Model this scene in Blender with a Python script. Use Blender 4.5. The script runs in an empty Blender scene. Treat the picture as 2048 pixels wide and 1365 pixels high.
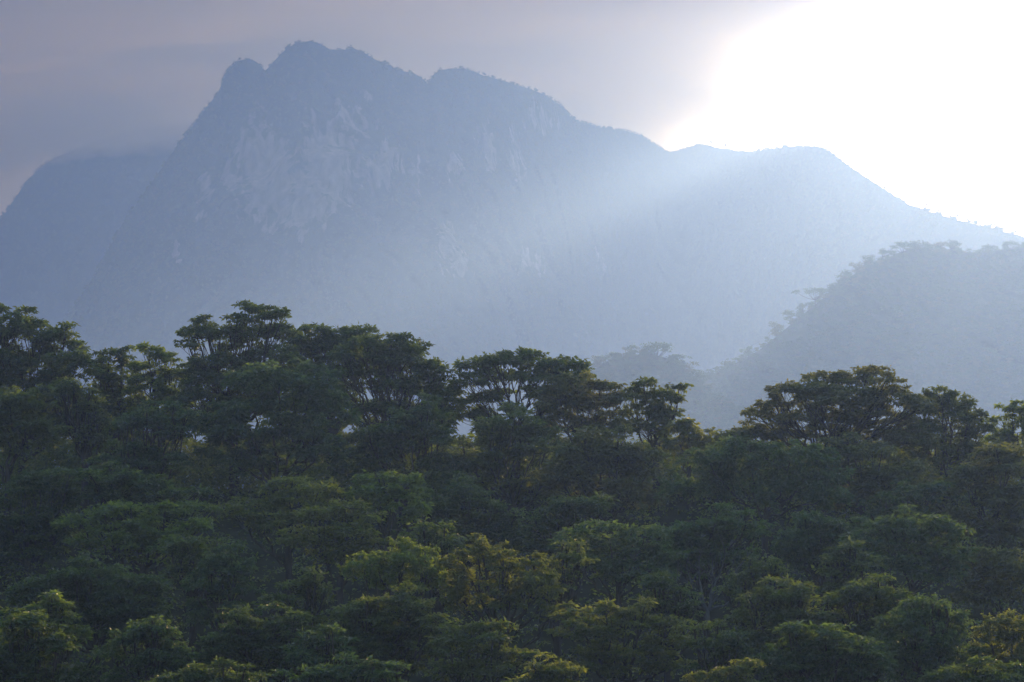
import bpy, bmesh, math
import numpy as np

# ------------------------------------------------------------------ camera, sky, sun, exposure
R = math.radians
sc = bpy.context.scene
PITCH = 3.0
FPX = 5268.0                      # focal length in pixels of a 2048-wide frame
CAM = np.array([0.0, 0.0, 30.0])
SUN_AZ, SUN_EL = R(12.3), R(10.4)  # azimuth right of +Y, elevation

cam_d = bpy.data.cameras.new('camera')
cam_d.sensor_width = 36.0
cam_d.lens = 36.0 * FPX / 2048.0
cam_d.clip_start = 0.5
cam_d.clip_end = 60000.0
cam = bpy.data.objects.new('camera', cam_d)
sc.collection.objects.link(cam)
cam.location = CAM
cam.rotation_euler = (R(90 + PITCH), 0, 0)
sc.camera = cam

world = bpy.data.worlds.new('World')
sc.world = world
world.use_nodes = True
wn = world.node_tree
sky = wn.nodes.new('ShaderNodeTexSky')
sky.sky_type = 'NISHITA'
sky.sun_disc = False
sky.sun_elevation = SUN_EL
sky.sun_rotation = SUN_AZ
sky.altitude = 200
sky.air_density = 1.0
sky.dust_density = 1.5
sky.ozone_density = 2.0
bg = wn.nodes['Background']
bg.inputs['Strength'].default_value = 0.15
wn.links.new(sky.outputs[0], bg.inputs['Color'])

sun_d = bpy.data.lights.new('sun', 'SUN')
sun_d.energy = 4.0
sun_d.angle = R(1.4)
sun_d.color = (1.0, 0.78, 0.53)
sun = bpy.data.objects.new('sun', sun_d)
sc.collection.objects.link(sun)
sun.rotation_euler = (R(90) - SUN_EL, 0, math.pi - SUN_AZ)
sun.location = (2000, 8000, 1500)

sc.view_settings.view_transform = 'Standard'
sc.view_settings.look = 'None'
sc.view_settings.gamma = 1.0
sc.view_settings.exposure = 1.27
sc.view_settings.use_curve_mapping = False
cy = sc.cycles
cy.max_bounces = 14
cy.diffuse_bounces = 2
cy.glossy_bounces = 1
cy.transmission_bounces = 2
cy.transparent_max_bounces = 64
cy.volume_bounces = 12
cy.caustics_reflective = False
cy.caustics_refractive = False
cy.use_denoising = True
cy.sample_clamp_indirect = 4.0

# ------------------------------------------------------------------ helpers
C = sc.collection
rng = np.random.default_rng(7)
_cp, _sp = math.cos(R(PITCH)), math.sin(R(PITCH))

def at(px, py, Y):
    """point seen at pixel (px, py) of the 2048-wide photograph, at horizontal distance Y in front of the camera"""
    px = np.asarray(px, float); py = np.asarray(py, float)
    dx = (px - 1024.0) / FPX
    dy = (682.5 - py) / FPX
    fy = _cp - dy * _sp
    fz = _sp + dy * _cp
    t = Y / fy
    return np.stack(np.broadcast_arrays(CAM[0] + dx * t, CAM[1] + fy * t, CAM[2] + fz * t), -1)

def mppx(Y):
    return Y / FPX

def tag(o, label=None, cat=None, group=None, kind=None):
    for k, v in (('label', label), ('category', cat), ('group', group), ('kind', kind)):
        if v: o[k] = v
    return o

def link(o, parent=None):
    C.objects.link(o)
    if parent is not None: o.parent = parent
    return o

def np_mesh(name, verts, faces, mats, smooth=False, attrs=None, fmat=None):
    """faces: (n,3) or (n,4) int array"""
    verts = np.ascontiguousarray(verts, dtype=np.float32); faces = np.ascontiguousarray(faces, dtype=np.int32)
    me = bpy.data.meshes.new(name)
    n, k = faces.shape
    me.vertices.add(len(verts)); me.vertices.foreach_set('co', verts.ravel())
    me.loops.add(n * k); me.loops.foreach_set('vertex_index', faces.ravel())
    me.polygons.add(n)
    me.polygons.foreach_set('loop_start', np.arange(0, n * k, k, dtype=np.int32))
    me.polygons.foreach_set('loop_total', np.full(n, k, dtype=np.int32))
    me.polygons.foreach_set('use_smooth', np.full(n, smooth, dtype=bool))
    if fmat is not None: me.polygons.foreach_set('material_index', np.asarray(fmat, dtype=np.int32))
    me.update(calc_edges=True)
    for m in mats: me.materials.append(m)
    for an, av in (attrs or {}).items():
        a = me.attributes.new(an, 'FLOAT', 'POINT'); a.data.foreach_set('value', np.asarray(av, dtype=np.float32))
    return me

def outward(me):
    bm = bmesh.new(); bm.from_mesh(me); bmesh.ops.recalc_face_normals(bm, faces=bm.faces)
    if bm.calc_volume(signed=True) < 0: bmesh.ops.reverse_faces(bm, faces=bm.faces)
    bm.to_mesh(me); bm.free(); return me

_tab = np.random.default_rng(3).random((64, 64, 64)).astype(np.float32)
def vnoise(p):
    p = np.asarray(p, float); i = np.floor(p).astype(int); f = p - i; f = f * f * (3 - 2 * f)
    out = 0
    for dx in (0, 1):
        for dy in (0, 1):
            for dz in (0, 1):
                w = (f[..., 0] if dx else 1 - f[..., 0]) * (f[..., 1] if dy else 1 - f[..., 1]) * (f[..., 2] if dz else 1 - f[..., 2])
                out = out + w * _tab[(i[..., 0] + dx) & 63, (i[..., 1] + dy) & 63, (i[..., 2] + dz) & 63]
    return out * 2 - 1

def fbm(p, octaves=4, gain=0.5):
    p = np.asarray(p, float); a, s = 1.0, 0
    for k in range(octaves):
        s = s + a * vnoise(p + 17.3 * k); p = p * 2.03; a *= gain
    return s

def smooth(a, b, x):
    t = np.clip((x - a) / (b - a), 0, 1); return t * t * (3 - 2 * t)

def gsmooth(v, n):
    k = np.exp(-0.5 * (np.arange(-3 * n, 3 * n + 1) / n) ** 2); k /= k.sum()
    return np.convolve(np.pad(v, 3 * n, mode='edge'), k, 'valid')

def grid_faces(nr, ncol):
    i = np.arange(nr - 1)[:, None] * ncol + np.arange(ncol - 1)[None]
    return np.stack([i, i + 1, i + ncol + 1, i + ncol], -1).reshape(-1, 4)

FAR = 2.1      # distance scale of the mountains, hills, cloud and haze (metres per survey metre)

# ------------------------------------------------------------------ materials
def new_mat(name):
    m = bpy.data.materials.new(name); m.use_nodes = True
    nt = m.node_tree; nt.nodes.clear()
    out = nt.nodes.new('ShaderNodeOutputMaterial')
    return m, nt, out

def ramp(nt, fac, stops):
    r = nt.nodes.new('ShaderNodeValToRGB'); e = r.color_ramp.elements
    e[0].position, e[0].color = stops[0][0], (*stops[0][1], 1)
    e[1].position, e[1].color = stops[-1][0], (*stops[-1][1], 1)
    for p, c in stops[1:-1]:
        k = e.new(p); k.color = (*c, 1)
    nt.links.new(fac, r.inputs[0]); return r.outputs[0]

def noise_node(nt, scale, detail=4, coord='Object', stretch=None):
    tc = nt.nodes.new('ShaderNodeTexCoord'); src = tc.outputs[coord]
    if stretch:
        mp = nt.nodes.new('ShaderNodeMapping'); mp.inputs['Scale'].default_value = stretch
        nt.links.new(src, mp.inputs[0]); src = mp.outputs[0]
    n = nt.nodes.new('ShaderNodeTexNoise'); n.inputs['Scale'].default_value = scale; n.inputs['Detail'].default_value = detail
    nt.links.new(src, n.inputs['Vector']); return n.outputs['Fac']

def terrain_mat(name, lo, hi, rock_lo=None, rock_hi=None, scale=0.02):
    m, nt, out = new_mat(name)
    b = nt.nodes.new('ShaderNodeBsdfDiffuse'); b.inputs['Roughness'].default_value = 0.8
    col = ramp(nt, noise_node(nt, scale, 6), [(0.3, lo), (0.7, hi)])
    if rock_lo:
        rk = ramp(nt, noise_node(nt, 0.10 / FAR, 10, stretch=(1, 1, 0.22)), [(0.3, rock_lo), (0.7, rock_hi)])
        at_ = nt.nodes.new('ShaderNodeAttribute'); at_.attribute_name = 'rock'
        mx = nt.nodes.new('ShaderNodeMix'); mx.data_type = 'RGBA'
        ad = nt.nodes.new('ShaderNodeMath'); ad.operation = 'ADD'
        nt.links.new(at_.outputs['Fac'], ad.inputs[0]); nt.links.new(noise_node(nt, 0.11 / FAR, 10, stretch=(1, 1, 0.3)), ad.inputs[1])
        mr = nt.nodes.new('ShaderNodeMapRange'); mr.inputs[1].default_value = 0.92; mr.inputs[2].default_value = 1.04
        nt.links.new(ad.outputs[0], mr.inputs[0])
        nt.links.new(mr.outputs[0], mx.inputs[0]); nt.links.new(col, mx.inputs[6]); nt.links.new(rk, mx.inputs[7])
        col = mx.outputs[2]
    nt.links.new(col, b.inputs['Color']); nt.links.new(b.outputs[0], out.inputs['Surface'])
    return m

def volume_mat(name, density, color, g, absorb=(0, 0, 0)):
    m, nt, out = new_mat(name)
    v = nt.nodes.new('ShaderNodeVolumePrincipled')
    v.inputs['Color'].default_value = (*color, 1); v.inputs['Density'].default_value = density
    v.inputs['Anisotropy'].default_value = g
    v.inputs['Absorption Color'].default_value = (*absorb, 1)
    nt.links.new(v.outputs[0], out.inputs['Volume'])
    return m, nt, v

M_mount = terrain_mat('mountain_forest_rock', (0.03, 0.05, 0.028), (0.055, 0.075, 0.035), (0.09, 0.088, 0.08), (0.25, 0.24, 0.225))
M_hill = terrain_mat('hill_scrub', (0.04, 0.055, 0.025), (0.07, 0.08, 0.04), scale=0.06)
M_ground = terrain_mat('forest_floor', (0.025, 0.022, 0.014), (0.05, 0.05, 0.025), scale=0.2)

# ------------------------------------------------------------------ ground
GY = [-5000, -200, 0, 30, 90, 140, 170, 310, 335, 430, 700, 900, 29000]
GZ = [30, 28.2, 28.2, 20, 1, 4, 8, 28, 29, 16, 2, 0, 0]
def ground_z(x, y):
    z = np.interp(y, GY, GZ)
    side = np.exp(-(np.asarray(x) / 900.0) ** 2)
    return z * side + 1.2 * vnoise(np.stack(np.broadcast_arrays(np.asarray(x) / 40.0, np.asarray(y) / 40.0, 0.5 + 0 * np.asarray(x)), -1))

gx = np.concatenate([np.linspace(-3950 * FAR, -260, 50), np.linspace(-250, 250, 60), np.linspace(260, 3950 * FAR, 50)])
gy = np.concatenate([np.linspace(-1480 * FAR, -20, 30), np.linspace(0, 500, 80), np.linspace(520, 6200 * FAR, 60)])
XX, YY = np.meshgrid(gx, gy)
ground = np_mesh('ground', np.stack([XX, YY, ground_z(XX, YY)], -1).reshape(-1, 3), grid_faces(len(gy), len(gx)), [M_ground], True)
tag(link(bpy.data.objects.new('ground', ground)), kind='structure')

# ------------------------------------------------------------------ mountains and hills
def relief(name, sil, dist, mat, run, base_z, nf, nb, step, amp, seed, power=1.6, wl=110.0, rock=None, rough=3.0, back=1.0):
    """mountain body: ridge follows the skyline; front slope towards the valley, back slope behind. Returns object + front sample grid"""
    sil = np.array(sil, float)
    px = np.arange(sil[0, 0], sil[-1, 0] + 1, step)
    py = np.interp(px, sil[:, 0], sil[:, 1])
    amp, wl, rough = amp * FAR, wl * FAR, rough * FAR
    D = FAR * gsmooth(np.interp(px, *np.array(dist, float).T), max(1, int(70 / step)))
    ridge = at(px, py, D)
    zr = ridge[:, 2] - base_z
    zs = gsmooth(zr, max(1, int(60 / step)))
    runv = FAR * gsmooth(np.interp(px, *np.array(run, float).T), max(1, int(60 / step)))
    s = np.concatenate([np.linspace(0, 1, nf) ** 1.25])
    S = s[:, None]
    h = 1 - (1 - S) ** power
    h = h * smooth(-0.02, 0.06, S) + 0 * zr
    zz = zr[None] * (1 - smooth(0, 0.5, S)) + zs[None] * smooth(0, 0.5, S)
    Z = base_z + zz * (1 - h)
    Z[0] = ridge[:, 2]
    dist_h = D[None] - runv[None] * S
    X = (ridge[:, 0] / D)[None] * dist_h
    P = np.stack([X, dist_h, Z], -1)
    q = P / wl + seed
    q2 = q.copy(); q2[..., 2] *= 0.5
    q2 = q2 + 0.9 * np.stack([fbm(q * 0.7 + 31, 2), fbm(q * 0.7 + 57, 2), 0 * q[..., 0]], -1)
    rib = 1 - np.abs(fbm(q2, 4)) * 1.6
    n = amp * (rib - 0.4) * smooth(0.0, 0.22, S) * (1 - 0.6 * smooth(0.6, 1, S))
    n = n + rough * fbm(P / (14.0 * FAR) + seed, 3) * smooth(0.0, 0.05, S)
    k = (dist_h - n) / dist_h
    P[..., 0] *= k; P[..., 1] *= k
    P[..., 2] += rough * 0.5 * fbm(P / (17.0 * FAR) - seed, 2) * smooth(0.0, 0.05, S)
    sb = np.linspace(0, 1, nb + 1)[1:][:, None]
    db = D[None] + runv[None] * back * sb
    B = np.stack([(ridge[:, 0] / D)[None] * db, db, base_z + zr[None] * (1 - sb ** 0.8)], -1)
    B[..., 2] += 12 * FAR * fbm(B / (60.0 * FAR), 3) * np.minimum(sb * 4, 1)
    V = np.concatenate([B[::-1], P], 0)
    rk = np.zeros(V.shape[:2])
    if rock is not None:
        rk[nb:] = rock(P, px, S)
    me = np_mesh(name, V.reshape(-1, 3), grid_faces(V.shape[0], V.shape[1])[:, ::-1], [mat], True, {'rock': rk.ravel()})
    o = tag(link(bpy.data.objects.new(name, me)), kind='structure')
    return o, P, rk[nb:]

def to_px(P):
    d = P - CAM
    f = d[..., 1] * _cp + d[..., 2] * _sp; u = -d[..., 1] * _sp + d[..., 2] * _cp
    return 1024 + FPX * d[..., 0] / f, 682.5 - FPX * u / f

ROCKS = [(530, 350, 55, 95, 1.2), (600, 400, 45, 60, 1.2), (660, 330, 60, 95, .75), (700, 240, 40, 40, .4), (770, 330, 30, 50, .9), (520, 275, 36, 50, .55),
         (905, 325, 14, 30, .9), (980, 300, 16, 45, .6), (1035, 310, 12, 44, .65), (1090, 240, 40, 20, .4), (460, 360, 14, 30, .8), (420, 385, 20, 20, .6),
         (400, 430, 14, 22, .8), (350, 500, 8, 18, .8), (890, 470, 22, 35, .7), (910, 520, 25, 30, .6), (1060, 525, 25, 20, .7), (1200, 530, 10, 20, .7), (840, 360, 12, 40, .5)]
def rock_mask(P, px, S):
    ux, uy = to_px(P)
    w = 14 * fbm(P / (22.0 * FAR) + 5, 3)
    m = -0.6 + 0 * ux
    for (x, y, rx, ry, a) in ROCKS:
        m = np.maximum(m, a * (1.25 - np.sqrt(((ux - x + w) / rx) ** 2 + ((uy - y + w * 1.5) / ry) ** 2)))
    q = P / (FAR * np.array([16.0, 16.0, 40.0]))
    return np.clip(0.36 + 0.42 * (m + 0.35 * fbm(q, 3)), 0, 0.75)

MAIN = [(-500, 1000), (-100, 860), (60, 720), (150, 610), (190, 550), (240, 455), (300, 370), (340, 312), (360, 285), (385, 252), (405, 225), (425, 200), (440, 180), (444, 162), (455, 140), (472, 124), (495, 117), (510, 122), (522, 132), (529, 143),
        (540, 132), (560, 110), (575, 96), (590, 88), (620, 82), (640, 88), (660, 99), (685, 100), (705, 97), (725, 104), (750, 119), (775, 130), (800, 141), (830, 148), (845, 158), (857, 169), (864, 152), (880, 141), (905, 137), (930, 138), (960, 149), (1000, 160),
        (1050, 175), (1085, 188), (1110, 203), (1128, 215), (1140, 233), (1165, 246), (1200, 255), (1250, 262), (1285, 272), (1305, 286), (1335, 304), (1352, 302), (1370, 297), (1395, 288), (1415, 291), (1440, 297), (1470, 302), (1510, 304), (1535, 299), (1570, 294), (1605, 292), (1640, 294), (1662, 304), (1680, 318),
        (1710, 340), (1750, 366), (1790, 392), (1820, 410), (1850, 420), (1900, 436), (1950, 449), (2000, 461), (2048, 474), (2120, 500), (2250, 545), (2500, 610), (2800, 700)]
DIST = [(-500, 3700), (300, 3500), (600, 3450), (860, 3550), (1140, 3950), (1250, 4550), (1335, 5150), (1430, 4900), (1520, 4200), (1640, 3700), (1850, 3450), (2048, 3300), (2800, 3000)]
mountain, MP, MR = relief('mountain', MAIN, DIST, M_mount, [(-500, 500), (400, 560), (620, 560), (1140, 700), (2048, 750), (2800, 600)], -3.0, 170, 22, 5, 46, 1.7, power=1.55, rock=rock_mask)

LEFTM = [(-900, 900), (-500, 700), (-200, 560), (-60, 480), (0, 441), (25, 405), (50, 368), (75, 340), (105, 318), (160, 295), (230, 272), (310, 255), (400, 250), (500, 270), (700, 330), (900, 420)]
mountain_left, LP, _ = relief('mountain_left', LEFTM, [(-900, 4900), (900, 4900)], M_mount, [(-900, 700), (900, 700)], -3.0, 90, 12, 8, 60, 9.1)

HD = [(1000, 1500), (1400, 1700), (2048, 2100), (2900, 2200)]
HILL = [(1000, 1000), (1200, 880), (1310, 815), (1380, 772), (1440, 742), (1480, 722), (1520, 700), (1560, 668), (1600, 634), (1640, 602), (1680, 570), (1720, 540), (1760, 522), (1800, 505), (1830, 496), (1870, 503), (1900, 500), (1950, 506), (2000, 500), (2048, 496), (2150, 480), (2300, 470), (2500, 520), (2900, 700)]
hill, HP, _ = relief('hill', HILL, HD, M_hill, [(1000, 200), (1400, 260), (2048, 480), (2900, 400)], -3.0, 90, 10, 7, 16, 4.2, power=1.3, wl=60, rough=1.2)
KNOLL = [(1000, 900), (1120, 800), (1175, 750), (1205, 726), (1250, 713), (1300, 707), (1340, 719), (1370, 738), (1400, 764), (1450, 810), (1520, 870), (1600, 940)]
knoll, KP, _ = relief('knoll', KNOLL, [(1000, 1450), (1600, 1450)], M_hill, [(1000, 190), (1600, 190)], -3.0, 50, 10, 5, 8, 6.6, power=1.3, wl=40, rough=1.0)

# ------------------------------------------------------------------ cloud deck above the peaks, cap cloud on the left summit
def lens_mesh(name, top, bot, flat, mat):
    """closed body between two grids that share their vertices wherever flat is true"""
    nr, nc = flat.shape
    flat = flat.ravel()
    fi = np.arange(nr * nc); bi = np.where(flat, fi, fi + nr * nc)
    g = grid_faces(nr, nc); g = g[~flat[g].all(1)]
    faces = np.concatenate([fi[g], bi[g][:, ::-1]])
    V = np.concatenate([top.reshape(-1, 3), bot.reshape(-1, 3)])
    used = np.zeros(len(V), bool); used[faces.ravel()] = True
    return outward(np_mesh(name, V[used], (np.cumsum(used) - 1)[faces], [mat], True))

def cloud_deck():
    xs = FAR * np.linspace(-9000, 3200, 170); ys = FAR * np.concatenate([np.linspace(1200, 7000, 100), np.linspace(7100, 16000, 30)])
    X, Y = np.meshgrid(xs, ys)
    base = 716.0 * FAR
    PX, PY = to_px(np.stack([X, Y, base + 0 * X], -1))
    ex = np.interp(PY, [-3000, -700, 0, 120, 240, 330, 500], [5500, 2850, 2150, 2015, 1765, 1550, 1250])
    q = np.stack([X / 900 / FAR, Y / 900 / FAR, 0 * X + 2.2], -1)
    d = (ex - PX) / FPX * Y + 120 * FAR * fbm(q * 2.2, 4)
    m = smooth(0, CLOUD_SOFT * FAR, d) * smooth(-9000, -6500, X / FAR) * smooth(1200, 2600, Y / FAR) * smooth(16000, 12500, Y / FAR)
    lump = fbm(q, 5)
    zb = base + 4 + FAR * (70 + 75 * lump) * (1 - 0.3 * m)
    zt = zb + 520 * FAR * m ** 1.2 * (1 + 0.5 * fbm(q * 1.1 + 9, 5))
    flat = m <= 1e-4
    zt = np.where(flat, zb, zt)
    m_, nt, v = volume_mat('cloud_vapour', CLOUD_DENS, CLOUD_COL, CLOUD_G)
    o = link(bpy.data.objects.new('cloud', lens_mesh('cloud', np.stack([X, Y, zt], -1), np.stack([X, Y, zb], -1), flat, m_)))
    tag(o, 'grey lilac cloud deck hanging behind and above the peaks', 'cloud', kind='stuff')
CLOUD_SOFT, CLOUD_DENS, CLOUD_COL, CLOUD_G = 360.0, 0.0058 / FAR, (0.995, 0.965, 0.93), 0.45
cloud_deck()

def summit_cloud():  # cap cloud over the left summit, modelled as a lens of vapour
    xs = np.linspace(-900, 480, 80); ys = np.linspace(180, 372, 44)
    PX, PY = np.meshgrid(xs, ys)
    q = np.stack([PX / 150, PY / 60, 0 * PX + 4.4], -1)
    low = np.interp(PX, [-900, 0, 100, 200, 350, 480], [470, 372, 336, 322, 312, 305])
    m = smooth(2, 60, low - PY + 14 * fbm(q, 4)) * smooth(-900, -500, PX) * smooth(480, 330, PX) * smooth(180, 235, PY)
    T = 420 * FAR * m * (1 + 0.25 * fbm(q * 0.6 + 3, 3))
    m_, nt, v = volume_mat('cap_cloud_vapour', 0.0056 / FAR, CLOUD_COL, CLOUD_G)
    o = link(bpy.data.objects.new('mist', lens_mesh('mist', at(PX, PY, 4440 * FAR - 0.5 * T), at(PX, PY, 4440 * FAR + 0.5 * T), m <= 1e-4, m_)))
    tag(o, 'grey cap cloud wrapping the summit of the left mountain', 'mist', kind='stuff')
summit_cloud()


# ------------------------------------------------------------------ foliage materials
def leaf_mat(name, lo, mid, hi, trans=0.45, gloss=True):
    m, nt, out = new_mat(name)
    a = nt.nodes.new('ShaderNodeAttribute'); a.attribute_name = 'var'
    col = ramp(nt, a.outputs['Fac'], [(0.0, lo), (0.55, mid), (1.0, hi)])
    d = nt.nodes.new('ShaderNodeBsdfDiffuse'); t = nt.nodes.new('ShaderNodeBsdfTranslucent')
    nt.links.new(col, d.inputs[0])
    hs = nt.nodes.new('ShaderNodeMix'); hs.data_type = 'RGBA'; hs.blend_type = 'MULTIPLY'; hs.inputs[0].default_value = 1
    hs.inputs[7].default_value = (3.4, 3.4, 1.05, 1); nt.links.new(col, hs.inputs[6]); nt.links.new(hs.outputs[2], t.inputs[0])
    mx = nt.nodes.new('ShaderNodeMixShader'); mx.inputs[0].default_value = trans
    nt.links.new(d.outputs[0], mx.inputs[1]); nt.links.new(t.outputs[0], mx.inputs[2])
    if gloss:
      g = nt.nodes.new('ShaderNodeBsdfGlossy'); g.inputs['Roughness'].default_value = 0.5; g.inputs['Color'].default_value = (1.0, 0.97, 0.82, 1)
      lw = nt.nodes.new('ShaderNodeLayerWeight'); pw = nt.nodes.new('ShaderNodeMath'); pw.operation = 'POWER'; pw.inputs[1].default_value = 3.0
      nt.links.new(lw.outputs['Facing'], pw.inputs[0])
      ml = nt.nodes.new('ShaderNodeMath'); ml.operation = 'MULTIPLY_ADD'; ml.inputs[1].default_value = 0.20; ml.inputs[2].default_value = 0.02
      nt.links.new(pw.outputs[0], ml.inputs[0])
      m2 = nt.nodes.new('ShaderNodeMixShader'); nt.links.new(ml.outputs[0], m2.inputs[0])
      nt.links.new(mx.outputs[0], m2.inputs[1]); nt.links.new(g.outputs[0], m2.inputs[2]); mx = m2
    nt.links.new(mx.outputs[0], out.inputs['Surface'])
    return m

def bark_mat(name, lo, hi):
    m, nt, out = new_mat(name)
    b = nt.nodes.new('ShaderNodeBsdfDiffuse')
    col = ramp(nt, noise_node(nt, 2.5, 5, stretch=(1, 1, 0.3)), [(0.35, lo), (0.7, hi)])
    nt.links.new(col, b.inputs[0]); nt.links.new(b.outputs[0], out.inputs['Surface']); return m

TINT = {
    'deep': leaf_mat('leaf_deep', (0.020, 0.033, 0.015), (0.038, 0.057, 0.023), (0.080, 0.100, 0.038)),
    'teal': leaf_mat('leaf_teal', (0.022, 0.039, 0.021), (0.040, 0.064, 0.031), (0.076, 0.106, 0.046)),
    'olive': leaf_mat('leaf_olive', (0.028, 0.038, 0.016), (0.050, 0.066, 0.026), (0.098, 0.110, 0.042), 0.5),
    'brown': leaf_mat('leaf_brown', (0.032, 0.036, 0.018), (0.056, 0.062, 0.028), (0.100, 0.096, 0.042), 0.5),
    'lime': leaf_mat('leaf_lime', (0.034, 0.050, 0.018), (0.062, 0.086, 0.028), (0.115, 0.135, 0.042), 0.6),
    'gold': leaf_mat('leaf_gold', (0.036, 0.044, 0.018), (0.066, 0.076, 0.028), (0.120, 0.122, 0.045), 0.62),  # paler yellow leaf; also stands in for sunlight on two layered crowns
}
for k_ in ('deep', 'teal', 'olive', 'brown'):
    c_ = {'deep': ((0.026, 0.046, 0.024), (0.044, 0.072, 0.034), (0.075, 0.105, 0.046)), 'teal': ((0.028, 0.052, 0.034), (0.046, 0.080, 0.046), (0.07, 0.11, 0.058)),
          'olive': ((0.040, 0.050, 0.022), (0.062, 0.074, 0.030), (0.10, 0.105, 0.045)), 'brown': ((0.046, 0.044, 0.022), (0.07, 0.066, 0.032), (0.10, 0.09, 0.045))}[k_]
    TINT['far_' + k_] = leaf_mat('far_leaf_' + k_, *c_, 0.3, False)
M_bark = bark_mat('bark_dark', (0.03, 0.025, 0.02), (0.075, 0.062, 0.05))
M_pale = bark_mat('bark_pale', (0.06, 0.056, 0.052), (0.13, 0.122, 0.112))

# ------------------------------------------------------------------ leaf and branch geometry
def unit(v):
    return v / np.maximum(np.linalg.norm(v, axis=-1, keepdims=True), 1e-9)

def leaf_mesh(c, d, n, L, W, var, name, mat):
    """kite-shaped leaves folded along the midrib; c base points, d directions, n normals"""
    s = unit(np.cross(d, n)); n = np.cross(s, d)
    L = L[:, None]; W = W[:, None]
    m = c + d * L * 0.45
    V = np.stack([c, m + s * W + n * W * 0.25, c + d * L - n * L * 0.10, m - s * W + n * W * 0.25], 1).reshape(-1, 3)
    F = np.arange(len(c) * 4).reshape(-1, 4)
    return np_mesh(name, V, F, [mat], False, {'var': np.repeat(var, 4)})

def pads_to_leaves(rg, pc, pr, counts, flat, Lm, droop, tilt, pvar, wr=0.2):
    """scatter counts[i] leaves in flattened pad i"""
    idx = np.repeat(np.arange(len(pc)), counts); N = len(idx)
    nsp = 7
    sp = rg.integers(0, nsp, N)
    spk = rg.random((len(pc), nsp))                      # each pad is a whorl of leafy sprays
    th = (sp + 0.55 * spk[idx, sp]) * 2 * np.pi / nsp + pvar[idx] * 20 + rg.normal(0, 0.13, N)
    rr = rg.random(N) ** 0.65 * (0.55 + 0.65 * spk[idx, sp])
    x = np.cos(th) * rr; y = np.sin(th) * rr
    fl = flat[idx]
    z = rg.normal(0, 0.20, N) * fl + (spk[idx, (sp + 3) % nsp] - 0.5) * 1.5 * fl * rr - 0.30 * fl * rr * rr + 0.1 * fl
    off = np.stack([x, y, z], -1) * pr[idx][:, None]
    c = pc[idx] + off
    d = np.stack([x, y, 0.25 * z - droop], -1) + rg.normal(0, 0.55, (N, 3)) * np.array([1, 1, 0.6])
    d = unit(d)
    n = np.stack([np.zeros(N), np.zeros(N), np.ones(N)], -1) + rg.normal(0, tilt, (N, 3))
    n = unit(n)
    if np.ndim(Lm): Lm = np.asarray(Lm)[idx]
    L = Lm * (0.65 + 0.7 * rg.random(N)); W = L * wr * (1 + 0.5 * rg.random(N))
    var = np.clip(0.55 * pvar[idx] + 0.45 * rg.random(N), 0, 1)
    return c, d, n, L, W, var

def tubes_mesh(name, tubes, mat, sides=6):
    Vs, Fs, off = [], [], 0
    a = np.arange(sides) * 2 * np.pi / sides
    ca, sa = np.cos(a), np.sin(a)
    for P, r in tubes:
        P = np.asarray(P, float); r = np.asarray(r, float)
        t = unit(np.gradient(P, axis=0))
        ref = np.where(np.abs(t[:, 2:3]) > 0.9, np.array([[1.0, 0, 0]]), np.array([[0, 0, 1.0]]))
        u = unit(np.cross(t, ref)); w = np.cross(t, u)
        ring = P[:, None] + (u[:, None] * ca[None, :, None] + w[:, None] * sa[None, :, None]) * r[:, None, None]
        n = len(P)
        i = np.arange(n - 1)[:, None] * sides + np.arange(sides)[None]
        j = np.arange(n - 1)[:, None] * sides + (np.arange(sides)[None] + 1) % sides
        Fs.append(np.stack([i, j, j + sides, i + sides], -1).reshape(-1, 4) + off)
        Vs.append(ring.reshape(-1, 3)); off += n * sides
    return np_mesh(name, np.concatenate(Vs), np.concatenate(Fs), [mat], True)

def bez(a, b, c, n, rg=None, jit=0.0):
    t = np.linspace(0, 1, n)[:, None]
    p = (1 - t) ** 2 * a + 2 * t * (1 - t) * b + t * t * c
    if rg is not None and jit:
        w = np.sin(np.pi * t)
        p = p + rg.normal(0, jit, p.shape) * w
    return p

STYLE = {  # flat ratio, leaf length px, leaf width ratio, droop, tilt, pad radius range px, leaf cover, lowest shell direction
    'U': dict(flat=0.44, L=7.6, w=0.21, droop=0.16, tilt=0.62, pr=(11, 20), cover=5.2, lowz=-0.35),
    'B': dict(flat=0.55, L=8.6, w=0.20, droop=0.28, tilt=0.70, pr=(11, 22), cover=4.4, lowz=-0.6),
    'F': dict(flat=0.24, L=9.6, w=0.17, droop=0.10, tilt=0.52, pr=(14, 30), cover=5.2, lowz=-0.5),
    'P': dict(flat=0.80, L=7.4, w=0.20, droop=0.35, tilt=0.80, pr=(8, 14), cover=5.2, lowz=-0.7),
}

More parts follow.
